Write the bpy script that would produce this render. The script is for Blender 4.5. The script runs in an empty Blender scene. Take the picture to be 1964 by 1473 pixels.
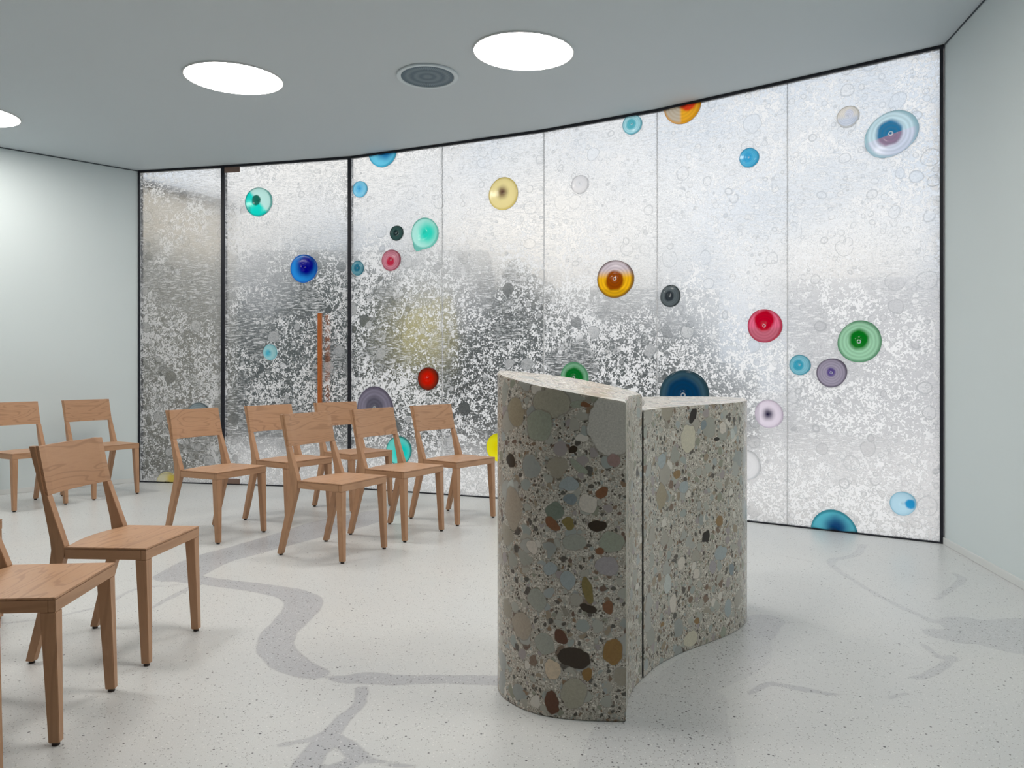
import bpy, bmesh, math, random
import numpy as np
from mathutils import Vector, Matrix
from mathutils.geometry import delaunay_2d_cdt

sc = bpy.context.scene
# ---------------------------------------------------------------- camera
EYE = 1.1
cam_d = bpy.data.cameras.new('camera')
cam = bpy.data.objects.new('camera', cam_d)
sc.collection.objects.link(cam)
cam.location = (0, 0, EYE)
cam.rotation_euler = (math.pi / 2, 0, 0)
cam_d.sensor_width = 36.0
cam_d.lens = 1490.0 / 1964.0 * 36.0
cam_d.shift_y = -25.5 / 1964.0
sc.camera = cam

# ---------------------------------------------------------------- exposure, sky
sc.view_settings.view_transform = 'Standard'
sc.view_settings.look = 'None'
sc.view_settings.exposure = 0.0
sc.view_settings.gamma = 1.0
sc.view_settings.use_curve_mapping = False
SKY = 1.42
LAMP = 28.0

world = bpy.data.worlds.new('overcast_sky')
sc.world = world
world.use_nodes = True
wn, wl = world.node_tree.nodes, world.node_tree.links
wn.clear()
w_out = wn.new('ShaderNodeOutputWorld'); w_bg = wn.new('ShaderNodeBackground')
w_tc = wn.new('ShaderNodeTexCoord'); w_no = wn.new('ShaderNodeTexNoise'); w_cr = wn.new('ShaderNodeValToRGB')
w_no.inputs['Scale'].default_value = 5.0; w_no.inputs['Detail'].default_value = 2.0
w_cr.color_ramp.elements[0].position = .41; w_cr.color_ramp.elements[0].color = (.56, .64, .76, 1)
w_cr.color_ramp.elements[1].position = .57; w_cr.color_ramp.elements[1].color = (1.0, .94, .88, 1)
w_bg.inputs['Strength'].default_value = SKY
wl.new(w_tc.outputs['Generated'], w_no.inputs['Vector']); wl.new(w_no.outputs['Fac'], w_cr.inputs['Fac'])
wl.new(w_cr.outputs['Color'], w_bg.inputs['Color']); wl.new(w_bg.outputs[0], w_out.inputs['Surface'])

# ---------------------------------------------------------------- helpers
C = sc.collection

def link(o, parent=None):
    C.objects.link(o)
    if parent is not None:
        o.parent = parent
    return o

def tag(o, label=None, cat=None, group=None, kind=None):
    if label: o['label'] = label
    if cat: o['category'] = cat
    if group: o['group'] = group
    if kind: o['kind'] = kind
    return o

def empty(name, loc, rz=0.0):
    o = bpy.data.objects.new(name, None)
    o.empty_display_size = .1
    o.location = loc; o.rotation_euler = (0, 0, rz)
    return link(o)

def build(name, bm, mats, parent=None, smooth=False, bevel=0.0, seg=2):
    if bevel > 0:
        bmesh.ops.remove_doubles(bm, verts=bm.verts, dist=1e-5)
        es = [e for e in bm.edges if len(e.link_faces) == 2 and e.calc_face_angle(0) > .35]
        bmesh.ops.bevel(bm, geom=es, offset=bevel, segments=seg, affect='EDGES', clamp_overlap=True)
    bmesh.ops.recalc_face_normals(bm, faces=bm.faces)
    me = bpy.data.meshes.new(name)
    bm.to_mesh(me); bm.free()
    if not isinstance(mats, (list, tuple)): mats = [mats]
    for m in mats: me.materials.append(m)
    if smooth:
        me.polygons.foreach_set('use_smooth', [True] * len(me.polygons))
    return link(bpy.data.objects.new(name, me), parent)

def hexa(bm, a, b):
    """a: four bottom points, b: four top points in the same order"""
    va = [bm.verts.new(p) for p in a]; vb = [bm.verts.new(p) for p in b]
    bm.faces.new(va[::-1]); bm.faces.new(vb)
    for i in range(4):
        j = (i + 1) % 4
        bm.faces.new((va[i], va[j], vb[j], vb[i]))

def box(bm, x0, x1, y0, y1, z0, z1):
    hexa(bm, [(x0, y0, z0), (x1, y0, z0), (x1, y1, z0), (x0, y1, z0)],
         [(x0, y0, z1), (x1, y0, z1), (x1, y1, z1), (x0, y1, z1)])

def prism(bm, pts, f0, f1):
    """extrude a polygon: f0/f1 map a 2D point to the two 3D ends"""
    a = [bm.verts.new(f0(p)) for p in pts]; b = [bm.verts.new(f1(p)) for p in pts]
    bm.faces.new(a[::-1]); bm.faces.new(b)
    n = len(pts)
    for i in range(n):
        j = (i + 1) % n
        bm.faces.new((a[i], a[j], b[j], b[i]))

def cyl(bm, c, r, z0, z1, n=24):
    pts = [(c[0] + r * math.cos(2 * math.pi * i / n), c[1] + r * math.sin(2 * math.pi * i / n)) for i in range(n)]
    prism(bm, pts, lambda p: (p[0], p[1], z0), lambda p: (p[0], p[1], z1))

class NT:
    """small helper around a material's node tree"""
    def __init__(s, name):
        s.m = bpy.data.materials.new(name); s.m.use_nodes = True
        s.t = s.m.node_tree; s.t.nodes.clear()
        s.out = s.n('ShaderNodeOutputMaterial')
    def n(s, kind, **kw):
        nd = s.t.nodes.new(kind)
        for k, v in kw.items(): setattr(nd, k, v)
        return nd
    def set(s, sock, v):
        if isinstance(v, bpy.types.NodeSocket): s.t.links.new(v, sock)
        elif isinstance(v, (tuple, list)) and len(v) == 3 and len(getattr(sock, 'default_value', (0,))) == 4: sock.default_value = (*v, 1)
        else: sock.default_value = v
    def coord(s, which='Object'):
        return s.n('ShaderNodeTexCoord').outputs[which]
    def math(s, op, a, b=0.0, c=0.0, clamp=False):
        nd = s.n('ShaderNodeMath', operation=op, use_clamp=clamp)
        s.set(nd.inputs[0], a); s.set(nd.inputs[1], b)
        if op in ('MULTIPLY_ADD', 'COMPARE', 'SMOOTH_MIN'): s.set(nd.inputs[2], c)
        return nd.outputs[0]
    def vec(s, op, a, b=(0, 0, 0), out=0):
        nd = s.n('ShaderNodeVectorMath', operation=op)
        s.set(nd.inputs[0], a)
        if op == 'SCALE': s.set(nd.inputs['Scale'], b)
        else: s.set(nd.inputs[1], b)
        return nd.outputs[out]
    def step(s, v, lo, hi):
        nd = s.n('ShaderNodeMapRange', interpolation_type='SMOOTHSTEP')
        s.set(nd.inputs['Value'], v); s.set(nd.inputs['From Min'], lo); s.set(nd.inputs['From Max'], hi)
        return nd.outputs['Result']
    def noise(s, v, scale, detail=2.0, rough=.5, dist=0.0, out='Fac'):
        nd = s.n('ShaderNodeTexNoise')
        s.set(nd.inputs['Vector'], v); s.set(nd.inputs['Scale'], scale); s.set(nd.inputs['Detail'], detail)
        s.set(nd.inputs['Roughness'], rough); s.set(nd.inputs['Distortion'], dist)
        return nd.outputs[out]
    def voro(s, v, scale, rnd=1.0, feature='F1'):
        nd = s.n('ShaderNodeTexVoronoi', feature=feature)
        s.set(nd.inputs['Vector'], v); s.set(nd.inputs['Scale'], scale); s.set(nd.inputs['Randomness'], rnd)
        return nd
    def mix(s, f, a, b, mode='MIX'):
        nd = s.n('ShaderNodeMix', data_type='RGBA', blend_type=mode)
        s.set(nd.inputs[0], f); s.set(nd.inputs[6], a); s.set(nd.inputs[7], b)
        return nd.outputs[2]
    def ramp(s, f, stops, interp='LINEAR'):
        nd = s.n('ShaderNodeValToRGB'); cr = nd.color_ramp; cr.interpolation = interp
        while len(cr.elements) < len(stops): cr.elements.new(.5)
        for e, (p, c) in zip(cr.elements, stops): e.position = p; e.color = (*c, 1)
        s.set(nd.inputs[0], f)
        return nd.outputs[0]
    def sep(s, v):
        nd = s.n('ShaderNodeSeparateXYZ'); s.set(nd.inputs[0], v); return nd.outputs
    def comb(s, x, y, z):
        nd = s.n('ShaderNodeCombineXYZ'); s.set(nd.inputs[0], x); s.set(nd.inputs[1], y); s.set(nd.inputs[2], z); return nd.outputs[0]
    def bump(s, h, strength=.3, dist=.01):
        nd = s.n('ShaderNodeBump'); s.set(nd.inputs['Height'], h)
        nd.inputs['Strength'].default_value = strength; nd.inputs['Distance'].default_value = dist
        return nd.outputs[0]
    def bsdf(s, col, rough=.5, spec=.5, metal=0.0, normal=None):
        nd = s.n('ShaderNodeBsdfPrincipled')
        s.set(nd.inputs['Base Color'], col); s.set(nd.inputs['Roughness'], rough)
        nd.inputs['Specular IOR Level'].default_value = spec; nd.inputs['Metallic'].default_value = metal
        if normal is not None: s.set(nd.inputs['Normal'], normal)
        return nd.outputs[0]
    def mixs(s, f, a, b):
        nd = s.n('ShaderNodeMixShader'); s.set(nd.inputs[0], f); s.set(nd.inputs[1], a); s.set(nd.inputs[2], b)
        return nd.outputs[0]
    def done(s, shader):
        s.set(s.out.inputs['Surface'], shader); return s.m

def plain(name, col, rough=.5, spec=.5, metal=0.0, var=.04, scale=6.0):
    k = NT(name)
    f = k.noise(k.coord(), scale, 3)
    c = k.mix(f, tuple(v * (1 - var) for v in col), tuple(min(1, v * (1 + var)) for v in col))
    return k.done(k.bsdf(c, rough, spec, metal))

# ---------------------------------------------------------------- room plan
PL = (3.2404, 0.0072, -0.018)
def ceil_z(x, y): return PL[0] + PL[1] * x + PL[2] * y
SEAM = [(-3.689, 7.677), (-2.795, 7.518), (-1.514, 7.252), (-0.620, 6.895), (0.267, 6.525), (1.131, 6.061), (1.949, 5.500), (2.747, 4.937)]
def wall_y(x):
    if x <= SEAM[0][0]: return SEAM[0][1] + (x - SEAM[0][0]) * (.79 / .849)
    for (a, b), (c, d) in zip(SEAM, SEAM[1:]):
        if x <= c: return b + (d - b) * (x - a) / (c - a)
    return SEAM[-1][1]
LW = [(-3.689, 7.677), (-8.08, 3.59)]
RW = [(2.747, 4.937), (1.44, -3.0)]

# ---- materials of the room
def wall_mat(name, col):
    k = NT(name); co = k.coord()
    f = k.noise(co, 1.3, 3)
    c = k.mix(f, tuple(v * .97 for v in col), col)
    return k.done(k.bsdf(c, .75, .25, 0, k.bump(k.noise(co, 260, 2), .06, .002)))
M_WALLB = wall_mat('grey_plaster', (.40, .40, .39))
M_WALL = wall_mat('painted_plaster', (.67, .75, .77))
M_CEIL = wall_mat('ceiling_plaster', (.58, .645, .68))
M_BASE = plain('baseboard_paint', (.70, .73, .73), .5)
M_DARK = plain('dark_metal', (.012, .014, .022), .45, .4)
M_GAP = plain('shadow_gap', (.10, .12, .14), .9, .1)  # dark colour standing in for shade in narrow gaps

BANDS=[
  [(-1.012, 5.982, 0.16), (-1.242, 5.575, 0.22), (-1.455, 5.138, 0.17), (-1.637, 4.765, 0.15), (-1.759, 4.503, 0.14), (-1.788, 4.181, 0.13)] ,
  [(-1.806, 4.16, 0.09), (-1.585, 4.057, 0.06), (-1.271, 3.93, 0.07), (-1.082, 3.821, 0.08), (-0.982, 3.667, 0.09), (-0.969, 3.422, 0.08), (-0.976, 3.252, 0.075), (-0.931, 3.069, 0.072), (-0.823, 2.906, 0.07), (-0.714, 2.821, 0.05)] ,
  [(-0.639, 2.783, 0.02), (-0.589, 2.769, 0.035), (-0.527, 2.783, 0.05), (-0.412, 2.764, 0.045), (-0.245, 2.769, 0.038), (-0.05, 2.759, 0.045)] ,
  [(-0.522, 2.691, 0.022), (-0.503, 2.565, 0.02), (-0.528, 2.48, 0.025), (-0.546, 2.379, 0.03), (-0.565, 2.296, 0.035), (-0.573, 2.151, 0.04)] ,
  [(-0.537, 2.338, 0.02), (-0.608, 2.312, 0.015), (-0.678, 2.286, 0.012)] ,
  [(-0.537, 2.338, 0.02), (-0.474, 2.264, 0.03), (-0.433, 2.212, 0.025), (-0.354, 2.177, 0.01), (-0.263, 2.151, 0.010)] ,
  [(-0.494, 2.151, 0.02), (-0.455, 2.174, 0.03), (-0.435, 2.218, 0.03)] ,
  [(-2.227, 3.379, 0.011), (-2.117, 3.422, 0.011), (-2.007, 3.51, 0.012), (-1.916, 3.65, 0.012), (-1.895, 3.912, 0.012), (-1.718, 3.988, 0.01)] ,
  [(-1.673, 3.602, 0.011), (-1.653, 3.776, 0.016), (-1.633, 3.912, 0.018), (-1.614, 4.027, 0.02)] ,
  [(0.556, 2.606, 0.16), (0.46, 2.379, 0.2), (0.388, 2.077, 0.22)] ,
  [(0.98, 3.189, 0.08), (0.838, 2.985, 0.14), (0.65, 2.783, 0.12)] ,
  [(0.814, 2.648, 0.01), (0.902, 2.727, 0.016), (0.99, 2.691, 0.018), (1.079, 2.644, 0.012), (1.146, 2.635, 0.008)] ,
  [(1.256, 2.606, 0.010), (1.347, 2.648, 0.01)] ,
  [(2.216, 4.907, 0.02), (2.045, 4.63, 0.025), (1.828, 4.466, 0.02), (1.792, 4.057, 0.015), (1.799, 3.733, 0.015), (1.848, 3.407, 0.02)] ,
  [(2.398, 4.213, 0.015), (2.367, 4.087, 0.02), (2.123, 3.821, 0.015), (2.037, 3.733, 0.01)] ,
  [(1.975, 3.352, 0.12), (2.049, 3.22, 0.2), (2.264, 3.158, 0.3)] ,
  [(1.785, 3.252, 0.06), (1.847, 3.207, 0.08)] ,
  [(1.654, 3.128, 0.01), (1.639, 2.985, 0.015), (1.693, 2.975, 0.015), (1.503, 2.807, 0.02), (1.434, 2.783, 0.01)] ,
  [(1.116, 3.422, 0.08), (1.032, 3.252, 0.07)] ,
  [(1.605, 4.617, 0.011), (1.732, 4.466, 0.011)] ,
]

TONE = {4: .8, 7: .7, 8: .8, 9: .30, 10: .30, 11: .8, 12: .6, 13: .45, 14: .5, 15: .55, 16: .55, 17: .6, 18: .55, 19: .4}

def smooth_curve(pts, sub=5):
    """Catmull-Rom through the points, ends kept"""
    P = [Vector(p) for p in pts]; out = []
    for i in range(len(P) - 1):
        p0 = P[max(i - 1, 0)]; p1 = P[i]; p2 = P[i + 1]; p3 = P[min(i + 2, len(P) - 1)]
        for j in range(sub):
            t = j / sub
            out.append(tuple(.5 * ((2 * p1) + (-p0 + p2) * t + (2 * p0 - 5 * p1 + 4 * p2 - p3) * t * t + (-p0 + 3 * p1 - 3 * p2 + p3) * t ** 3)))
    out.append(tuple(P[-1])); return out

def floor_mat():
    k = NT('polished_terrazzo'); co = k.coord()
    at = k.n('ShaderNodeAttribute', attribute_name='band').outputs['Fac']
    tone = k.n('ShaderNodeAttribute', attribute_name='tone').outputs['Fac']
    wob = k.math('MULTIPLY', k.math('SUBTRACT', k.noise(co, 11, 3), .5), .022)
    band = k.math('SUBTRACT', 1.0, k.step(k.math('ADD', at, wob), -.004, .004))
    fine = k.noise(co, 330, 2, .6)
    clouds = k.noise(co, 1.6, 3)
    base = k.mix(clouds, (.585, .62, .64), (.68, .69, .68))
    base = k.mix(k.math('MULTIPLY', k.step(fine, .35, .68), .42), base, (.48, .47, .45))
    bcol = k.mix(clouds, (.43, .45, .48), (.50, .51, .53))
    bcol = k.mix(k.math('MULTIPLY', k.step(fine, .4, .7), .35), bcol, (.36, .36, .38))
    col = k.mix(k.math('MULTIPLY', band, tone), base, bcol)
    # small dark stones: few in the pale field, many in the grey veins
    def specks(scale, thr, dens_out, dens_in, c, amt):
        nonlocal col
        v = k.voro(co, scale)
        r = k.sep(v.outputs['Color'])[0]
        dens = k.mix(k.math('MULTIPLY', band, k.math('MULTIPLY_ADD', tone, .5, .5)), (dens_out,) * 3, (dens_in,) * 3)
        m = k.math('MULTIPLY', k.math('LESS_THAN', v.outputs['Distance'], thr), k.math('LESS_THAN', r, k.sep(dens)[0]))
        col = k.mix(k.math('MULTIPLY', m, amt), col, c)
    specks(170, .36, .16, .34, (.20, .20, .20), .7)
    specks(75, .26, .035, .28, (.05, .05, .06), .9)
    specks(34, .15, .05, .10, (.04, .04, .05), .9)
    specks(120, .30, .14, .20, (.86, .86, .85), .5)
    edge = k.math('SUBTRACT', 1.0, k.step(k.math('ABSOLUTE', k.math('ADD', at, wob)), .002, .007))
    col = k.mix(k.math('MULTIPLY', k.math('MULTIPLY', edge, tone), .20), col, (.36, .36, .36))
    rg = k.n('ShaderNodeMapRange'); k.set(rg.inputs[0], k.noise(co, 3, 3)); rg.inputs[3].default_value = .26; rg.inputs[4].default_value = .38
    return k.done(k.bsdf(col, rg.outputs[0], .45))

def make_floor():
    st = .05
    fi = .024
    xs = np.concatenate([np.arange(-8.2, -2.6, .1), np.arange(-2.6, 2.9, fi), [2.95]])
    ys = np.concatenate([np.arange(-3.1, 1.9, .1), np.arange(1.9, 5.2, fi), np.arange(5.2, 7.95, .06)])
    X, Y = np.meshgrid(xs, ys, indexing='ij')
    lim = np.array([wall_y(x) for x in xs])[:, None] + .012
    lim = np.maximum(lim, -3.0)
    over = Y > lim
    Yc = np.minimum(Y, lim)
    P = np.stack([X, Yc], -1).reshape(-1, 2)
    sd = np.full(len(P), 9.0); tone = np.zeros(len(P))
    for bi, line in enumerate(BANDS):
        line = smooth_curve(line, 4)
        best = np.full(len(P), 9.0)
        for (ax, ay, ar), (bx, by, br) in zip(line, line[1:]):
            a = np.array([ax, ay]); d = np.array([bx - ax, by - ay])
            t = np.clip(((P - a) @ d) / (d @ d), 0, 1)
            q = a + t[:, None] * d
            best = np.minimum(best, np.hypot(*(P - q).T) - (ar + (br - ar) * t))
        near = best < .06
        tone = np.where(near & (best < sd), TONE.get(bi, 1.0), tone)
        sd = np.minimum(sd, best)
    nx, ny = len(xs), len(ys)
    fs = []
    for i in range(nx - 1):
        for j in range(ny - 1):
            if over[i, j] and over[i + 1, j]: continue
            fs.append((i * ny + j, (i + 1) * ny + j, (i + 1) * ny + j + 1, i * ny + j + 1))
    me = bpy.data.meshes.new('floor')
    me.from_pydata([(p[0], p[1], 0.0) for p in P], [], fs)
    a = me.attributes.new('tone', 'FLOAT', 'POINT')
    a.data.foreach_set('value', tone.astype(np.float32))
    a = me.attributes.new('band', 'FLOAT', 'POINT')
    a.data.foreach_set('value', sd.astype(np.float32))
    me.materials.append(floor_mat())
    o = link(bpy.data.objects.new('floor', me)); tag(o, kind='structure')
make_floor()

def ceiling():
    bm = bmesh.new()
    pts = [(-3.75, 7.74)] + [(x, y + .05) for x, y in SEAM[1:-1]] + [(2.80, 4.98), (1.5, -3.05), (-8.15, -3.05), (-8.15, 3.6)]
    prism(bm, pts[::-1], lambda p: (p[0], p[1], ceil_z(*p)), lambda p: (p[0], p[1], ceil_z(*p) + .25))
    tag(build('ceiling', bm, M_CEIL), kind='structure')
ceiling()

def wall(name, a, b, side, m=M_WALL, th=.12, lift=-.004):
    """side: +1/-1 = which side of a->b the wall's thickness lies on"""
    d = Vector((b[0] - a[0], b[1] - a[1])); n = Vector((-d.y, d.x)).normalized() * th * side
    A = [(a[0], a[1]), (b[0], b[1]), (b[0] + n.x, b[1] + n.y), (a[0] + n.x, a[1] + n.y)]
    bm = bmesh.new()
    hexa(bm, [(x, y, -.02) for x, y in A], [(x, y, ceil_z(x, y) + lift) for x, y in A])
    return tag(build(name, bm, m), kind='structure')
wall('wall_left', LW[0], LW[1], -1)
wall('wall_right', RW[0], RW[1], 1)
wall('wall_back', (1.44, -3.0), (-8.08, -3.0), 1, M_WALLB)
wall('wall_side', (-8.08, 3.59), (-8.08, -3.0), -1, M_WALLB)

def strip(name, a, b, side, off, th, z0, z1, m):
    d = Vector((b[0] - a[0], b[1] - a[1])); n = Vector((-d.y, d.x)).normalized() * side
    p0 = n * off; p1 = n * (off + th)
    A = [(a[0] + p0.x, a[1] + p0.y), (b[0] + p0.x, b[1] + p0.y), (b[0] + p1.x, b[1] + p1.y), (a[0] + p1.x, a[1] + p1.y)]
    bm = bmesh.new()
    zz = lambda z, x, y: z(x, y) if callable(z) else z
    hexa(bm, [(x, y, zz(z0, x, y)) for x, y in A], [(x, y, zz(z1, x, y)) for x, y in A])
    return tag(build(name, bm, m, bevel=.0015), kind='structure')
strip('baseboard_right', RW[0], RW[1], -1, .0005, .010, 0.0005, .044, M_BASE)
strip('baseboard_left', LW[0], LW[1], 1, .0005, .010, 0.0005, .044, M_BASE)
strip('shadow_strip_right', RW[0], RW[1], -1, .0005, .006, lambda x, y: ceil_z(x, y) - .010, lambda x, y: ceil_z(x, y) - .001, M_GAP)  # dark strip, its colour stands in for the shadow under the ceiling
strip('shadow_strip_left', LW[0], LW[1], 1, .0005, .006, lambda x, y: ceil_z(x, y) - .010, lambda x, y: ceil_z(x, y) - .001, M_GAP)  # same painted shadow line along the left wall

# ---------------------------------------------------------------- curved glass wall
TH = .012
def frame_of(i):
    a = Vector((*SEAM[i], 0)); b = Vector((*SEAM[i + 1], 0)); d = (b - a); L = d.length; d.normalize()
    n = Vector((-d.y, d.x, 0))            # points outdoors
    return a, b, d, n, L

def polyline_channel(name, z0, z1, half, m):
    """a channel that follows the panes' feet or heads"""
    bm = bmesh.new(); prev = None
    n = len(SEAM)
    rows = []
    for i, (x, y) in enumerate(SEAM):
        ds = []
        if i > 0: ds.append(frame_of(i - 1)[3])
        if i < n - 1: ds.append(frame_of(i)[3])
        nn = sum(ds, Vector()).normalized()
        p = Vector((x, y, 0)) + nn * TH / 2
        r = []
        for s, z in ((-half, z0), (half, z0), (half, z1), (-half, z1)):
            q = p + nn * s
            zz = z(q.x, q.y) if callable(z) else z
            r.append(bm.verts.new((q.x, q.y, zz)))
        rows.append(r)
    for r, t in zip(rows, rows[1:]):
        for i in range(4):
            j = (i + 1) % 4
            bm.faces.new((r[i], r[j], t[j], t[i]))
    bm.faces.new(rows[0]); bm.faces.new(rows[-1][::-1])
    return tag(build(name, bm, m), kind='structure')
polyline_channel('trim_3', lambda x, y: ceil_z(x, y) - .020, lambda x, y: ceil_z(x, y) - .001, .018, M_DARK)
polyline_channel('trim_4', .0005, .010, .016, M_DARK)

def post(name, i, s0, s1, depth=.05):
    a, b, d, n, L = frame_of(i)
    bm = bmesh.new()
    A = [a + d * s0 - n * .014, a + d * s1 - n * .014, a + d * s1 + n * depth, a + d * s0 + n * depth]
    hexa(bm, [(p.x, p.y, .001) for p in A], [(p.x, p.y, ceil_z(p.x, p.y) - .001) for p in A])
    return tag(build(name, bm, M_DARK, bevel=.001), kind='structure')
post('trim_5', 0, .001, .018)
post('trim_6', 1, -.017, .017)
post('trim_7', 1, frame_of(1)[4] - .017, frame_of(1)[4] + .017)
post('trim_8', 6, frame_of(6)[4] - .024, frame_of(6)[4] - .003)

def glass_mat():
    k = NT('cast_pebble_glass'); co = k.coord()
    big = k.noise(co, 1.7, 2)
    n1 = k.math('ADD', k.math('MULTIPLY', k.noise(co, 72, 2, .6, .3), .62), k.math('MULTIPLY', k.noise(co, 24, 2, .5, .4), .38))
    thr = k.math('ADD', .385, k.math('MULTIPLY', big, .23))
    speck = k.step(n1, k.math('SUBTRACT', thr, .009), k.math('ADD', thr, .009))
    rim = k.math('SUBTRACT', 1.0, k.step(k.math('ABSOLUTE', k.math('SUBTRACT', n1, thr)), .004, .015))  # refraction shading at relief edges, painted as dark outlines
    # fine horizontal ripples in cloudy zones
    s = k.sep(co)
    rc = k.comb(k.math('MULTIPLY', s[0], 17), k.math('MULTIPLY', s[1], 17), k.math('MULTIPLY', s[2], 125))
    rip = k.noise(rc, 1.0, 2, .5)
    zone = k.math('MULTIPLY', k.step(k.math('ADD', k.noise(co, 2.2, 2), k.math('MULTIPLY', k.math('SUBTRACT', s[2], 1.5), .05)), .51, .60), .85)
    rmask = k.math('MULTIPLY', k.step(rip, .53, .57), zone)
    frost = k.mix(zone, speck, rmask)
    frost = k.sep(frost)[0]
    frost = k.math('MAXIMUM', frost, k.math('MULTIPLY', k.step(rip, .64, .66), .5))
    # larger smooth pebbles, some clear and some milky
    wco = k.vec('ADD', co, k.vec('SCALE', k.noise(co, 7, 1, out='Color'), .05))
    v = k.voro(wco, 7.5); vr = k.sep(v.outputs['Color'])
    inp = k.math('LESS_THAN', v.outputs['Distance'], k.math('MULTIPLY_ADD', vr[2], .26, .22))
    peb = k.math('MULTIPLY', inp, k.math('LESS_THAN', vr[0], .27))
    pval = k.math('MULTIPLY', k.math('GREATER_THAN', vr[1], .5), .45)
    v2 = k.voro(wco, 19); v2r = k.sep(v2.outputs['Color'])
    peb2 = k.math('MULTIPLY', k.math('LESS_THAN', v2.outputs['Distance'], .42), k.math('LESS_THAN', v2r[0], .20))
    pval2 = k.math('MULTIPLY', v2r[1], .9)
    F = k.n('ShaderNodeMix', data_type='FLOAT'); k.set(F.inputs[0], peb2); k.set(F.inputs[2], frost); k.set(F.inputs[3], pval2)
    F2 = k.n('ShaderNodeMix', data_type='FLOAT'); k.set(F2.inputs[0], peb); k.set(F2.inputs[2], F.outputs[0]); k.set(F2.inputs[3], pval)
    ring1 = k.math('SUBTRACT', 1.0, k.step(k.math('ABSOLUTE', k.math('SUBTRACT', v.outputs['Distance'], k.math('MULTIPLY_ADD', vr[2], .26, .22))), .010, .035))
    ring1 = k.math('MULTIPLY', ring1, k.math('LESS_THAN', vr[0], .33))
    ring2 = k.math('SUBTRACT', 1.0, k.step(k.math('ABSOLUTE', k.math('SUBTRACT', v2.outputs['Distance'], .40)), .02, .07))
    ring2 = k.math('MULTIPLY', ring2, k.math('LESS_THAN', v2r[0], .30))
    ripple = k.math('MULTIPLY', k.math('SUBTRACT', 1.0, k.step(k.math('ABSOLUTE', k.math('SUBTRACT', rip, .555)), .008, .03)), k.math('MULTIPLY', zone, .7))
    rim = k.math('MAXIMUM', k.math('MAXIMUM', rim, ripple), k.math('MAXIMUM', k.math('MULTIPLY', ring1, .7), k.math('MULTIPLY', ring2, .6)))
    fac = k.math('MULTIPLY_ADD', F2.outputs[0], .84, .06)
    nb = k.bump(k.math('ADD', n1, k.math('MULTIPLY', rip, .5)), .55, .012)
    tl = k.n('ShaderNodeBsdfTranslucent')
    k.set(tl.inputs['Color'], k.mix(k.math('MULTIPLY', rim, .72), (.985, .985, .99), (.30, .33, .35)))
    k.set(tl.inputs['Normal'], nb)
    tr = k.n('ShaderNodeBsdfTransparent'); k.set(tr.inputs['Color'], k.mix(k.math('MULTIPLY', rim, .6), (.77, .775, .785), (.38, .40, .42)))
    rf = k.n('ShaderNodeBsdfRefraction'); k.set(rf.inputs['Color'], k.mix(k.math('MULTIPLY', rim, .6), (.77, .775, .785), (.38, .40, .42))); rf.inputs['Roughness'].default_value = .8; rf.inputs['IOR'].default_value = 1.12
    k.set(rf.inputs['Normal'], nb)
    clear = k.mixs(.82, tr.outputs[0], rf.outputs[0])
    body = k.mixs(fac, clear, tl.outputs[0])
    gl = k.n('ShaderNodeBsdfGlossy'); gl.inputs['Roughness'].default_value = .25; k.set(gl.inputs['Normal'], nb); k.set(gl.inputs['Color'], (1, 1, 1))
    return k.done(k.mixs(.03, body, gl.outputs[0]))
def clear_mat(name='clear_glass', c=(.96, .98, .97)):
    k = NT(name); tr = k.n('ShaderNodeBsdfTransparent'); k.set(tr.inputs['Color'], c)
    return k.done(tr.outputs[0])
M_GLASS = glass_mat(); M_CLEAR = clear_mat()
def edge_mat():
    k = NT('glass_edge'); tl = k.n('ShaderNodeBsdfTranslucent'); k.set(tl.inputs['Color'], (.80, .83, .84))
    return k.done(k.mixs(.5, tl.outputs[0], k.bsdf((.72, .75, .76), .4)))
M_EDGE = edge_mat()

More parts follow.
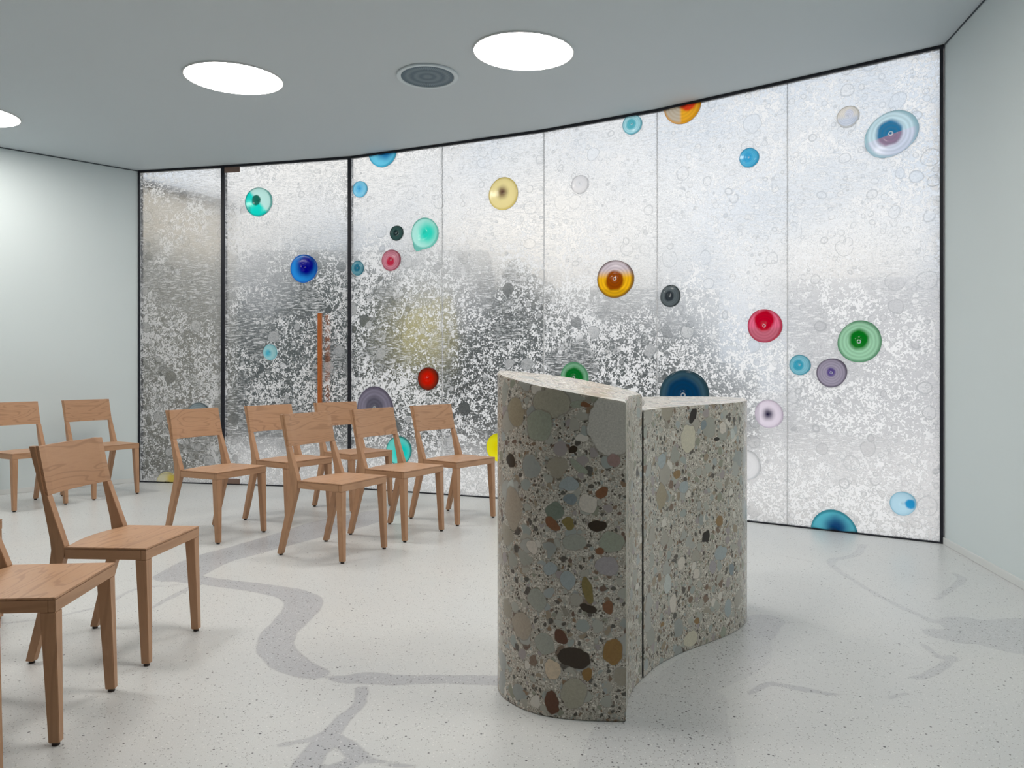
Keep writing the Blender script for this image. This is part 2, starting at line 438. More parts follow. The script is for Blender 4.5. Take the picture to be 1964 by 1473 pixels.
# name: pane, along the pane, height, radius, rim colour, body colour, core colour, core size, core dx, core dz, kind, label
DISCS = [
 ('a', 1, .375, 2.718, .140, (.02,.30,.28), (.30,.85,.80), (.01,.16,.12), .34, -.12, .10, 'half', 'mint glass disc with a dark green core, high in the glass door'),
 ('b', 2, .353, 3.117, .150, (.03,.40,.62), (.16,.66,.92), (.01,.20,.50), .50, .25, -.05, 'soft', 'sky blue glass disc cut off by the ceiling beside the glass door'),
 ('c', 2, .112, 2.785, .077, (.10,.45,.65), (.26,.70,.95), (.10,.50,.85), .45, .0, .05, 'soft', 'small pale blue disc against the upper door post, under the ceiling-cut blue one'),
 ('d', 3, .591, 2.619, .138, (.65,.52,.15), (.92,.78,.36), (.16,.08,.05), .26, -.02, .08, 'soft', 'yellow glass disc with a brown centre high on the wall'),
 ('e', 4, .778, 3.052, .080, (.08,.40,.50), (.45,.80,.88), (.12,.52,.62), .50, -.05, .0, 'ring', 'small light blue ringed disc just under the ceiling'),
 ('f', 5, .210, 3.140, .151, (.80,.35,.01), (.95,.45,.02), (.85,.04,.01), .45, .35, .05, 'greyhalf', 'orange and grey disc cut off by the ceiling'),
 ('g', 5, .721, 2.650, .071, (.03,.35,.55), (.10,.52,.80), (.05,.42,.74), .50, -.1, .0, 'ring', 'small bright blue disc right of the orange ceiling-cut one'),
 ('h', 6, .403, 2.823, .072, (.60,.58,.52), (.84,.80,.74), (.72,.74,.84), .40, .15, .20, 'pearl', 'small colourless pearly disc beside the big blue and mauve one'),
 ('i', 6, .669, 2.658, .156, (.30,.50,.56), (.72,.82,.92), (.02,.18,.36), .52, -.05, .05, 'twotone', 'large clear disc with half blue, half mauve centre in the top right corner'),
 ('j', 2, .501, 2.352, .069, (.01,.03,.03), (.05,.11,.10), (.01,.03,.03), .40, .0, .0, 'ring', 'small blackish green disc beside the large aqua one'),
 ('k', 2, .789, 2.331, .138, (.10,.50,.42), (.50,.92,.82), (.02,.72,.55), .62, .25, .0, 'drop', 'large aqua glass disc with a teardrop tail'),
 ('l', 2, .444, 2.108, .098, (.35,.04,.08), (.82,.32,.40), (.70,.03,.08), .40, .0, -.12, 'ring', 'rose red disc below the small blackish green one'),
 ('m', 2, .088, 2.052, .068, (.04,.24,.30), (.24,.56,.66), (.03,.26,.40), .50, .0, .05, 'ring', 'small teal disc touching the dark door post left of the rose disc'),
 ('n', 1, .845, 2.066, .136, (.02,.12,.55), (.03,.38,1.0), (.0,.0,.34), .72, .22, .20, 'soft', 'cobalt blue disc in the middle of the glass door'),
 ('o', 1, .498, 1.277, .073, (.30,.75,.85), (.60,.97,1.0), (.12,.66,.85), .42, -.22, -.12, 'soft', 'small light cyan disc low in the glass door'),
 ('p', 4, .636, 1.835, .154, (.08,.03,.02), (.95,.50,.01), (.30,.06,.0), .50, .0, -.08, 'amber', 'large amber disc with a violet grey upper rim'),
 ('q', 5, .112, 1.676, .084, (.02,.03,.03), (.16,.19,.20), (.04,.05,.06), .45, -.05, .0, 'ring', 'small smoke grey disc to the lower right of the amber one'),
 ('r', 5, .833, 1.423, .122, (.45,.01,.04), (.90,.18,.30), (.55,.0,.02), .60, .0, .32, 'redhalf', 'crimson and pink disc at head height on the right'),
 ('s', 6, .475, 1.296, .140, (.05,.22,.10), (.40,.72,.48), (.0,.20,.01), .46, .0, .12, 'ring', 'large green disc with dark green heart on the right'),
 ('t', 6, .087, 1.140, .072, (.04,.32,.42), (.30,.68,.80), (.06,.45,.62), .50, -.1, .0, 'ring', 'small light blue disc left of the mauve grey one by the lectern'),
 ('u', 6, .298, 1.086, .100, (.08,.06,.10), (.42,.38,.48), (.10,.06,.28), .28, .0, .05, 'ring', 'mauve grey disc below the large green one'),
 ('v', 5, .863, .790, .101, (.55,.48,.58), (.86,.78,.88), (.015,.01,.06), .32, .0, .0, 'soft', 'pale pink disc with blackish violet core right of the lectern'),
 ('w', 2, .824, 1.030, .104, (.10,.01,.01), (.35,.03,.01), (.85,.01,.0), .62, .0, .0, 'core', 'brick red disc above the chairs'),
 ('x', 4, .280, 1.044, .126, (.10,.40,.20), (.30,.62,.38), (.0,.20,.02), .70, .0, -.05, 'ring', 'green disc half hidden by the top of the lectern'),
 ('y', 5, .221, .913, .196, (.03,.08,.10), (.05,.12,.17), (.0,.05,.14), .72, .0, -.05, 'ring', 'very large dark blue disc behind the lectern top'),
 ('z', 2, .274, .755, .196, (.16,.13,.20), (.32,.29,.38), (.16,.15,.20), .50, .0, .05, 'ring', 'very large mauve disc behind the chair backs'),
 ('A', 2, .525, .375, .132, (.02,.12,.12), (.20,.88,.80), (.0,.80,.72), .62, .25, -.1, 'soft', 'turquoise disc behind the empty chairs near the floor'),
 ('B', 3, .554, .439, .122, (.92,.85,.02), (.98,.92,.02), (.95,.80,.0), .50, .0, .0, 'soft', 'lemon yellow disc beside the left edge of the lectern'),
 ('C', 6, .739, .232, .078, (.30,.60,.75), (.55,.80,.93), (.02,.34,.68), .40, .62, .05, 'crescent', 'pale blue disc with a blue crescent low in the right corner'),
 ('D', 6, .312, -.010, .155, (.02,.28,.36), (.12,.55,.68), (.0,.06,.20), .46, .12, .25, 'soft', 'teal disc cut off by the floor right of the lectern'),
 ('E', 0, .648, .679, .115, (.20,.24,.26), (.45,.55,.60), (.04,.22,.45), .50, .2, -.1, 'ring', 'grey and blue disc in the narrow left pane behind a chair back'),
 ('F', 5, .696, .412, .110, (.60,.62,.64), (.88,.88,.89), (.84,.84,.86), .40, .0, .0, 'clear', 'large colourless disc peeping out from the right edge of the lectern'),
 ('G', 4, .330, 2.628, .076, (.62,.62,.64), (.88,.87,.88), (.84,.84,.86), .40, .0, .0, 'clear', 'small colourless disc high in the glass beside the yellow one'),
 ('I', 0, .317, -.010, .120, (.85,.80,.45), (.95,.90,.66), (.95,.75,.15), .45, .45, .45, 'soft', 'pale yellow disc cut off by the floor in the narrow left pane'),
]

def disc_mat(r, rim, body, core, cs, dx, dz, kind, key):
    k = NT('coloured_glass_' + kind)
    co = k.vec('SCALE', k.coord(), 1.0 / r)
    s = k.sep(co)
    flat = k.comb(s[0], 0.0, s[2])
    wob = k.vec('SCALE', k.vec('SUBTRACT', k.noise(co, 1.6, 2, out='Color'), (.5, .5, .5)), .25)
    dist = k.vec('LENGTH', flat, out=1)
    cd = k.vec('LENGTH', k.vec('SUBTRACT', k.vec('ADD', flat, wob), (dx, 0, dz)), out=1)
    soft = {'soft': .32, 'core': .28, 'drop': .4, 'ring': .12, 'half': .05}.get(kind, .10)
    cm = k.math('SUBTRACT', 1.0, k.step(cd, max(.01, cs - soft), cs + soft))
    col = body
    if kind == 'half':
        side = k.math('SUBTRACT', 1.0, k.step(k.math('SUBTRACT', s[0], s[2]), -.05, .35))
        col = k.mix(k.step(k.math('ADD', s[0], k.math('MULTIPLY', s[2], .9)), -.15, .25), (.0, .78, .68), (.58, .92, .88))
    if kind == 'greyhalf':
        col = k.mix(k.step(s[0], -.18, .02), (.60, .52, .40), body)
    if kind == 'twotone':
        up = k.step(k.math('SUBTRACT', s[2], k.math('MULTIPLY', s[0], .22)), -.06, -.02)
        core = k.mix(up, (.30, .20, .30), core)
        col = k.mix(up, (.72, .76, .88), (.62, .80, .86))
    if kind == 'amber':
        col = k.mix(k.step(s[2], .0, .55), body, (.66, .58, .64))
    if kind == 'redhalf':
        col = k.mix(k.step(s[2], -.35, .05), (.62, .16, .22), body)
    if kind == 'pearl':
        col = k.mix(k.step(s[2], -.4, .2), (.66, .72, .84), body)
    col = k.mix(cm, col, core)
    if kind in ('ring', 'amber', 'twotone', 'redhalf', 'greyhalf', 'clear', 'pearl'):
        w = k.n('ShaderNodeTexWave', wave_type='RINGS', rings_direction='Y')
        k.set(w.inputs['Vector'], flat); w.inputs['Scale'].default_value = 1.9; w.inputs['Distortion'].default_value = 1.2; w.inputs['Detail'].default_value = 2
        col = k.mix(k.math('MULTIPLY', w.outputs['Fac'], .22 if kind != 'clear' else .10), col, tuple(v * .35 for v in rim) if kind != 'clear' else (.6, .6, .62))
        # the pontil mark in the middle
        pm = k.math('MULTIPLY', k.math('LESS_THAN', dist, .10), k.math('GREATER_THAN', dist, .05))
        col = k.mix(k.math('MULTIPLY', pm, .5), col, (.9, .95, .95))
    e = k.step(dist, .86, .985)
    col = k.mix(k.math('MULTIPLY', e, .75), col, rim)
    tl = k.n('ShaderNodeBsdfTranslucent'); k.set(tl.inputs['Color'], col)
    tr = k.n('ShaderNodeBsdfTransparent'); k.set(tr.inputs['Color'], col)
    b = k.mixs(.22, tl.outputs[0], tr.outputs[0])
    gl = k.n('ShaderNodeBsdfGlossy'); gl.inputs['Roughness'].default_value = .12; k.set(gl.inputs['Color'], (1, 1, 1))
    return k.done(k.mixs(.02, b, gl.outputs[0]))

def disc_radius(kind, r, th, key):
    """slightly uneven outline, hand-blown"""
    rnd = (ord(key) * 7 % 13) / 13.0
    w = 1 + .018 * math.sin(2 * th + 6 * rnd) + .012 * math.sin(3 * th + 4 * rnd)
    if kind == 'twotone': w *= 1 + .10 * math.cos(2 * (th - .55))
    if kind == 'drop':
        t = (th - math.radians(238) + math.pi) % (2 * math.pi) - math.pi
        w *= 1 + .28 * math.exp(-(t / .30) ** 2)
    return r * w

NSEG = 48
PANE_HOLES = {i: [] for i in range(7)}
for key, pane, u, z, r, rim, body, core, cs, dx, dz, kind, label in DISCS:
    PANE_HOLES[pane].append([(u + disc_radius(kind, r, 2 * math.pi * q / NSEG, key) * math.cos(2 * math.pi * q / NSEG),
                              z + disc_radius(kind, r, 2 * math.pi * q / NSEG, key) * math.sin(2 * math.pi * q / NSEG)) for q in range(NSEG)])

def in_poly(p, poly):
    c = False; n = len(poly); j = n - 1
    for i in range(n):
        if (poly[i][1] > p[1]) != (poly[j][1] > p[1]) and p[0] < (poly[j][0] - poly[i][0]) * (p[1] - poly[i][1]) / (poly[j][1] - poly[i][1]) + poly[i][0]: c = not c
        j = i
    return c

def pane(name, i, m0=.0025, m1=.0025):
    a, b, d, n, L = frame_of(i)
    z0 = .011
    zt0 = ceil_z(a.x, a.y) - .0215; zt1 = ceil_z(b.x, b.y) - .0215
    outline = [(m0, z0), (L - m1, z0), (L - m1, zt1), (m0, zt0)]
    zt = lambda u: zt0 + (zt1 - zt0) * u / L
    vs = [Vector(p) for p in outline]; es = [(0, 1), (1, 2), (2, 3), (3, 0)]
    polys = []
    for h in PANE_HOLES[i]:
        k0 = len(vs); m = len(h)
        vs += [Vector(p) for p in h]; es += [(k0 + q, k0 + (q + 1) % m) for q in range(m)]
    ov, oe, of, *_ = delaunay_2d_cdt(vs, es, [], 0, 1e-5)
    faces = []
    for f in of:
        cx_ = sum(ov[q].x for q in f) / len(f); cz_ = sum(ov[q].y for q in f) / len(f)
        if not in_poly((cx_, cz_), outline) or any(in_poly((cx_, cz_), h) for h in PANE_HOLES[i]): continue
        faces.append(f)
    bm = bmesh.new()
    used = sorted({q for f in faces for q in f})
    va = {q: bm.verts.new(a + d * ov[q].x + Vector((0, 0, ov[q].y))) for q in used}
    vb = {q: bm.verts.new(a + d * ov[q].x + n * TH + Vector((0, 0, ov[q].y))) for q in used}
    cnt = {}
    for f in faces:
        g = bm.faces.new([va[q] for q in f]); g.material_index = 0
        g = bm.faces.new([vb[q] for q in f][::-1]); g.material_index = 1
        for x, y in zip(f, f[1:] + f[:1] if isinstance(f, list) else tuple(f[1:]) + tuple(f[:1])):
            e = (min(x, y), max(x, y)); cnt[e] = cnt.get(e, 0) + 1
    for (x, y), c in cnt.items():
        if c == 1:
            g = bm.faces.new((va[x], va[y], vb[y], vb[x])); g.material_index = 2
    o = build(name, bm, [M_GLASS, M_CLEAR, M_EDGE])
    return tag(o, kind='structure')

PANES = [pane('window_1', 0, .019, .018), pane('door_1', 1, .019, .019), pane('window_2', 2, .018)] + [pane('window_%d' % (i + 1), i, m1=.025 if i == 6 else .0025) for i in range(3, 7)]

# sealant between the fixed panes
M_SEAL = NT('clear_sealant')
_t = M_SEAL.n('ShaderNodeBsdfTransparent'); M_SEAL.set(_t.inputs['Color'], (.93, .93, .94))
M_SEAL = M_SEAL.done(M_SEAL.mixs(.35, _t.outputs[0], M_SEAL.bsdf((.85, .85, .86), .4)))
for i in range(3, 7):
    a, b, d, n, L = frame_of(i)
    bm = bmesh.new(); nn = (n + frame_of(i - 1)[3]).normalized(); dd = Vector((nn.y, -nn.x, 0))
    A = [a - dd * .0024 + nn * .0005, a + dd * .0024 + nn * .0005, a + dd * .0024 + nn * .011, a - dd * .0024 + nn * .011]
    hexa(bm, [(p.x, p.y, .011) for p in A], [(p.x, p.y, ceil_z(p.x, p.y) - .022) for p in A])
    build('sealant_joint', bm, M_SEAL, PANES[i])

DG = 'coloured glass discs set into the window wall'
for key, pn, u, z, r, rim, body, core, cs, dx, dz, kind, label in DISCS:
    a, b, d, n, L = frame_of(pn)
    p = a + d * u + Vector((0, 0, z))
    bm = bmesh.new()
    prof = [(0, .020), (.06, .021), (.10, .013), (.35, .015), (.70, .012), (.90, .010), (.965, .010), (1.0, .004), (.999, -.006)]
    def lim(q):      # keep inside floor, ceiling and posts
        w = p + d * q[0]
        top = ceil_z(w.x, w.y) - .0215 - z; bot = .011 - z
        lo = (.019 if pn in (0, 1) else .018 if pn == 2 else .003) - u
        return (max(q[0], lo), q[1], min(max(q[2], bot), top))
    rings = []
    for rr, yy in prof:
        if rr == 0:
            rings.append([bm.verts.new(lim((0, -yy, 0)))])
        else:
            rings.append([bm.verts.new(lim((rr * .995 * disc_radius(kind, r, th, key) * math.cos(th), -yy, rr * .995 * disc_radius(kind, r, th, key) * math.sin(th)))) for th in [2 * math.pi * q / NSEG for q in range(NSEG)]])
    back = [bm.verts.new(lim((v.co.x, TH, v.co.z))) for v in rings[-1]]
    for R0, R1 in zip(rings, rings[1:] + [back]):
        for q in range(NSEG):
            w = (q + 1) % NSEG
            f = bm.faces.new((R0[0], R1[q], R1[w])) if len(R0) == 1 else bm.faces.new((R0[q], R1[q], R1[w], R0[w]))
            f.smooth = True
    f = bm.faces.new(back[::-1]); f.material_index = 1
    o = build('glass_disc', bm, [disc_mat(r, rim, body, core, cs, dx, dz, kind, key), M_CLEAR])
    o.location = p; o.rotation_euler = (0, 0, math.atan2(d.y, d.x))
    tag(o, label, 'glass disc', DG)

# ---- door furniture
M_BAR = NT('oiled_wood_bar')
_c = M_BAR.coord(); _s = M_BAR.sep(_c)
_f = M_BAR.noise(M_BAR.comb(M_BAR.math('MULTIPLY', _s[0], 90), M_BAR.math('MULTIPLY', _s[1], 90), M_BAR.math('MULTIPLY', _s[2], 4)), 1.0, 3)
M_BAR = M_BAR.done(M_BAR.bsdf(M_BAR.mix(_f, (.36, .085, .012), (.50, .15, .03)), .4))
M_STEEL = plain('brushed_steel', (.62, .62, .60), .28, .5, 1.0)
M_BRONZE = plain('bronze_patch', (.24, .16, .13), .45, .5, .35)
door = PANES[1]
a, b, d, n, L = frame_of(1)
R = Matrix(((d.x, n.x, 0), (d.y, n.y, 0), (0, 0, 1)))
def local_to(bm, origin):
    for v in bm.verts: v.co = origin + R @ v.co
UH = 1.045
for side in (-1, 1):
    bm = bmesh.new()
    y = -.078 if side < 0 else .092
    box(bm, -.018, .018, y - .016, y + .016, .45, 1.635)
    local_to(bm, a + d * UH)
    h = build('door_handle', bm, M_BAR, door, bevel=.003)
    h['label'] = 'orange brown wooden pull bar, ' + ('room side' if side < 0 else 'outer side')
    for zz in (.60, 1.465):
        bm = bmesh.new()
        pts = [(.008 * math.cos(t), .008 * math.sin(t)) for t in [2 * math.pi * q / 16 for q in range(16)]]
        y0, y1 = (-.064, -.0003) if side < 0 else (.0123, .078)
        prism(bm, pts, lambda p: (p[0], y0, zz + p[1]), lambda p: (p[0], y1, zz + p[1]))
        local_to(bm, a + d * UH)
        build('standoff', bm, M_STEEL, h)
for z0, z1 in ((.0105, .060), (None, None)):
    bm = bmesh.new()
    if z0 is None:
        zc = ceil_z(a.x, a.y) - .021; z0, z1 = zc - .052, zc
    box(bm, .019, .180, -.012, -.0005, z0, z1)
    local_to(bm, a)
    build('hinge_patch', bm, M_BRONZE, door, bevel=.002)

# ---------------------------------------------------------------- outdoors, seen through the glass
def blotch(name, stops, scale, rough=.9, bumpy=0.0):
    k = NT(name); co = k.coord()
    return k.done(k.bsdf(k.ramp(k.noise(co, scale, 3), stops), rough, .2))
M_PAVE = blotch('pale_paving', [(.35, (.86, .83, .81)), (.65, (.92, .89, .87))], .8)
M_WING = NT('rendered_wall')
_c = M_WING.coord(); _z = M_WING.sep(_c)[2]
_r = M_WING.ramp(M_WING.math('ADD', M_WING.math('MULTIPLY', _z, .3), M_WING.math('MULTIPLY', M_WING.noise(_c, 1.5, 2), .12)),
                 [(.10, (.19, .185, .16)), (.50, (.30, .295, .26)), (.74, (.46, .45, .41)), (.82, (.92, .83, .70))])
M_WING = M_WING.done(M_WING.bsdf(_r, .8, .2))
M_HEDGE = blotch('dark_foliage', [(.3, (.035, .045, .045)), (.6, (.10, .125, .13)), (.75, (.16, .18, .14))], 5)
M_STONEWALL = blotch('grey_concrete_wall', [(.3, (.74, .74, .76)), (.65, (.84, .83, .84))], 1.2)

bm = bmesh.new()
prism(bm, [(-30, -10), (30, -10), (30, 40), (-30, 40)], lambda p: (p[0], p[1], -.12), lambda p: (p[0], p[1], -.025))
tag(build('outdoor_paving', bm, M_PAVE), kind='structure')
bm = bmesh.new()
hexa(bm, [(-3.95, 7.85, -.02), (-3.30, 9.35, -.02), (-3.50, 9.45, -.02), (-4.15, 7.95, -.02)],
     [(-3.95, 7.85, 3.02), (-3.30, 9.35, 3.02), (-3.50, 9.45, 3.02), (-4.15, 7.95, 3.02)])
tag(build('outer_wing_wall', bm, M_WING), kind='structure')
bm = bmesh.new()
hexa(bm, [(-3.90, 7.86, 3.021), (-3.18, 9.45, 3.021), (-3.55, 9.60, 3.021), (-4.25, 7.95, 3.021)],
     [(-3.90, 7.86, 3.09), (-3.18, 9.45, 3.09), (-3.55, 9.60, 3.09), (-4.25, 7.95, 3.09)])
tag(build('outer_wing_eave', bm, M_DARK), kind='structure')
bm = bmesh.new()
prism(bm, [(5.0, 13.6), (16, 11.0), (16, 11.5), (5.0, 14.1)], lambda p: (p[0], p[1], -.02), lambda p: (p[0], p[1], 2.7))
tag(build('garden_wall', bm, M_STONEWALL), kind='structure')

def shrub(loc, rx, ry, rz, seed, name, label, cat, mat):
    rnd = random.Random(seed)
    bm = bmesh.new()
    bmesh.ops.create_icosphere(bm, subdivisions=4, radius=1)
    lumps = [(Vector((rnd.uniform(-1, 1), rnd.uniform(-1, 1), rnd.uniform(-.3, 1))).normalized(), rnd.uniform(.10, .28)) for _ in range(26)]
    for v in bm.verts:
        q = v.co.normalized(); s = 1.0
        for ax, am in lumps:
            c = q.dot(ax)
            if c > .8: s += am * (c - .8) / .2 - .02
        v.co = Vector((q.x * rx * s, q.y * ry * s, max(-.05, q.z * s + .9) * rz / 1.9))
    o = build(name, bm, mat, smooth=True)
    o.location = loc
    return tag(o, label, cat, 'shrubs beyond the glass')
M_FAR = blotch('far_grey_facade', [(.3, (.34, .36, .38)), (.65, (.46, .47, .48))], .5)
bm = bmesh.new(); box(bm, -13, -.6, 20, 27, -.02, 4.2); box(bm, -.599, 5.6, 21, 26, -.02, 3.3)
bmk = build('distant_building', bm, M_FAR)
tag(bmk, 'grey building far outside, only a blurred tone behind the left panes', 'building')
def hedge():
    rnd = random.Random(11)
    bm = bmesh.new()
    X0, X1, n = -6.3, 4.1, 104
    rows = []
    for i in range(n + 1):
        x = X0 + (X1 - X0) * i / n
        t = i / n
        H = 2.25 - .55 * t + .16 * math.sin(i * .55) + .10 * math.sin(i * 1.7 + 1)
        if t > .9: H *= 1 - (t - .9) * 4
        w = .42 + .06 * math.sin(i * .9)
        yc = 13.4 - .04 * x
        rows.append([bm.verts.new((x + rnd.uniform(-.03, .03), yc + a * w + rnd.uniform(-.04, .04), -.02 + max(0, H * b + rnd.uniform(-.04, .04) * (b > 0)))) for a, b in ((-1, 0), (-1.08, .3), (-1.0, .62), (-.8, .85), (-.35, 1), (.35, 1), (.8, .85), (1, .5), (1, 0))])
    for A, B in zip(rows, rows[1:]):
        for i in range(len(A) - 1):
            bm.faces.new((A[i], B[i], B[i + 1], A[i + 1]))
        bm.faces.new((A[-1], B[-1], B[0], A[0]))
    bm.faces.new(rows[0]); bm.faces.new(rows[-1][::-1])
    o = build('hedge', bm, M_HEDGE, smooth=True)
    tag(o, 'long dark hedge outside, blurred behind the glass wall', 'hedge')
hedge()
shrub((-2.35, 11.7, -.02), .62, .5, 2.35, 1, 'garden_shrub', 'tall dark shrub outside behind the glass door', 'shrub', M_HEDGE)
shrub((.15, 11.6, -.02), .45, .45, 2.15, 2, 'garden_shrub', 'dark shrub outside behind the middle panes', 'shrub', M_HEDGE)
M_YEL = NT('yellow_flowering_foliage'); _c = M_YEL.coord(); _z = M_YEL.sep(_c)[2]
M_YEL = M_YEL.done(M_YEL.bsdf(M_YEL.mix(M_YEL.step(M_YEL.math('ADD', _z, M_YEL.math('MULTIPLY', M_YEL.noise(_c, 6, 2), .5)), 1.25, 1.75), (.10, .12, .11), (.66, .58, .24)), .8, .2))
shrub((-1.13, 10.9, -.02), .28, .28, 1.95, 6, 'yellow_flower_shrub', 'pale yellow flowering shrub blurred behind the glass', 'shrub', M_YEL)

# ---------------------------------------------------------------- lights and speaker in the ceiling
def lamp_mat():
    k = NT('lit_diffuser'); e = k.n('ShaderNodeEmission'); k.set(e.inputs['Color'], (1.0, .94, .87)); e.inputs['Strength'].default_value = LAMP
    return k.done(e.outputs[0])
M_LAMP = lamp_mat(); M_RIM = plain('white_enamel', (.70, .72, .73), .4)
SLOPE = Vector((-PL[1], -PL[2], 1)).normalized().to_track_quat('Z', 'Y').to_euler()
def ring(bm, r0, r1, z0, z1, n=72):
    rows = []
    for i in range(n):
        t = 2 * math.pi * i / n; c, s_ = math.cos(t), math.sin(t)
        rows.append([bm.verts.new(q) for q in ((r0 * c, r0 * s_, z0), (r1 * c, r1 * s_, z0), (r1 * c, r1 * s_, z1), (r0 * c, r0 * s_, z1))])
    for i in range(n):
        A, B = rows[i], rows[(i + 1) % n]
        for j in range(4):
            bm.faces.new((A[j], A[(j + 1) % 4], B[(j + 1) % 4], B[j]))
def ceiling_light(x, y, label):
    o = empty('ceiling_light', (x, y, ceil_z(x, y) - .0005)); o.rotation_euler = SLOPE; o.scale = (1.015, .875, 1)
    tag(o, label, 'ceiling light', 'round ceiling lights')
    bm = bmesh.new(); cyl(bm, (0, 0), .318, -.008, -.001, 72); build('diffuser', bm, M_LAMP, o)
    bm = bmesh.new(); ring(bm, .319, .326, -.011, 0); build('rim', bm, M_RIM, o)
ceiling_light(.075, 4.982, 'round white ceiling light nearest the window wall, right of the speaker grille')
ceiling_light(-1.925, 5.381, 'round white ceiling light left of the speaker grille')
ceiling_light(-4.21, 6.05, 'round white ceiling light cut off by the left edge of the picture')
for x, y in ((-.3, 2.75), (-2.5, 3.15), (-4.9, 3.75), (1.35, 2.35)):  # extra unseen lights, added because the foreground was too dim
    ceiling_light(x, y, 'unseen round ceiling light added to brighten the foreground')

sp = empty('ceiling_speaker', (-.584, 5.369, ceil_z(-.584, 5.369) - .0005)); sp.rotation_euler = SLOPE
tag(sp, 'round perforated speaker grille between two ceiling lights', 'speaker')
bm = bmesh.new(); ring(bm, .183, .212, -.012, 0); build('rim', bm, plain('grille_rim', (.62, .70, .74), .4), sp, bevel=.003)
def grille_mat():
    k = NT('perforated_grille'); co = k.coord(); s = k.sep(co)
    r = k.vec('LENGTH', k.comb(s[0], s[1], 0.0), out=1)
    ang = k.math('ARCTAN2', s[1], s[0])
    holes = k.math('MULTIPLY', k.step(k.math('SINE', k.math('MULTIPLY', r, 2 * math.pi / .0085)), -.1, .3), k.step(k.math('SINE', k.math('MULTIPLY', ang, 72)), -.2, .3))
    bands = k.math('MULTIPLY', k.math('SINE', k.math('MULTIPLY', r, 2 * math.pi / .062)), .5)
    base = k.mix(k.math('ADD', bands, .5), (.10, .16, .21), (.20, .27, .32))
    return k.done(k.bsdf(k.mix(holes, base, (.02, .03, .04)), .5))
bm = bmesh.new(); cyl(bm, (0, 0), .1825, -.008, -.001, 64); build('grille', bm, grille_mat(), sp)

# ---------------------------------------------------------------- wooden chairs
def wood_mat(name, axis, figure):
    k = NT(name); co = k.coord()
    rnd = k.n('ShaderNodeObjectInfo').outputs['Random']
    sh = k.vec('ADD', co, k.comb(k.math('MULTIPLY', rnd, 13), k.math('MULTIPLY', rnd, 7), k.math('MULTIPLY', rnd, 5)))
    s = k.sep(sh)
    st = [14.0, 14.0, 14.0]; st[axis] = 1.6
    cc = k.comb(k.math('MULTIPLY', s[0], st[0]), k.math('MULTIPLY', s[1], st[1]), k.math('MULTIPLY', s[2], st[2]))
    big = k.noise(cc, .55 if figure else .35, 2, .5, .6 if figure else .1)
    lines = k.math('SINE', k.math('MULTIPLY', big, 90 if figure else 60))
    fib = k.noise(cc, 9, 3, .6)
    col = k.mix(k.noise(cc, .3, 2), (.42, .235, .125), (.53, .315, .19))
    col = k.mix(k.math('MULTIPLY', k.step(lines, .55, 1.0), .38 if figure else .22), col, (.23, .115, .06))
    col = k.mix(k.math('MULTIPLY', k.step(fib, .4, .75), .22), col, (.33, .17, .09))
    return k.done(k.bsdf(col, .42, .4, 0, k.bump(fib, .08, .002)))
W_UP = wood_mat('beech_upright', 2, False)
W_SEAT = wood_mat('beech_seat', 0, True)
W_BACK = wood_mat('beech_back', 0, True)
W_RAIL = wood_mat('beech_rail', 0, False)
W_SIDE = wood_mat('beech_side_rail', 1, False)
M_GLIDE = plain('dark_glide', (.02, .012, .010), .5)

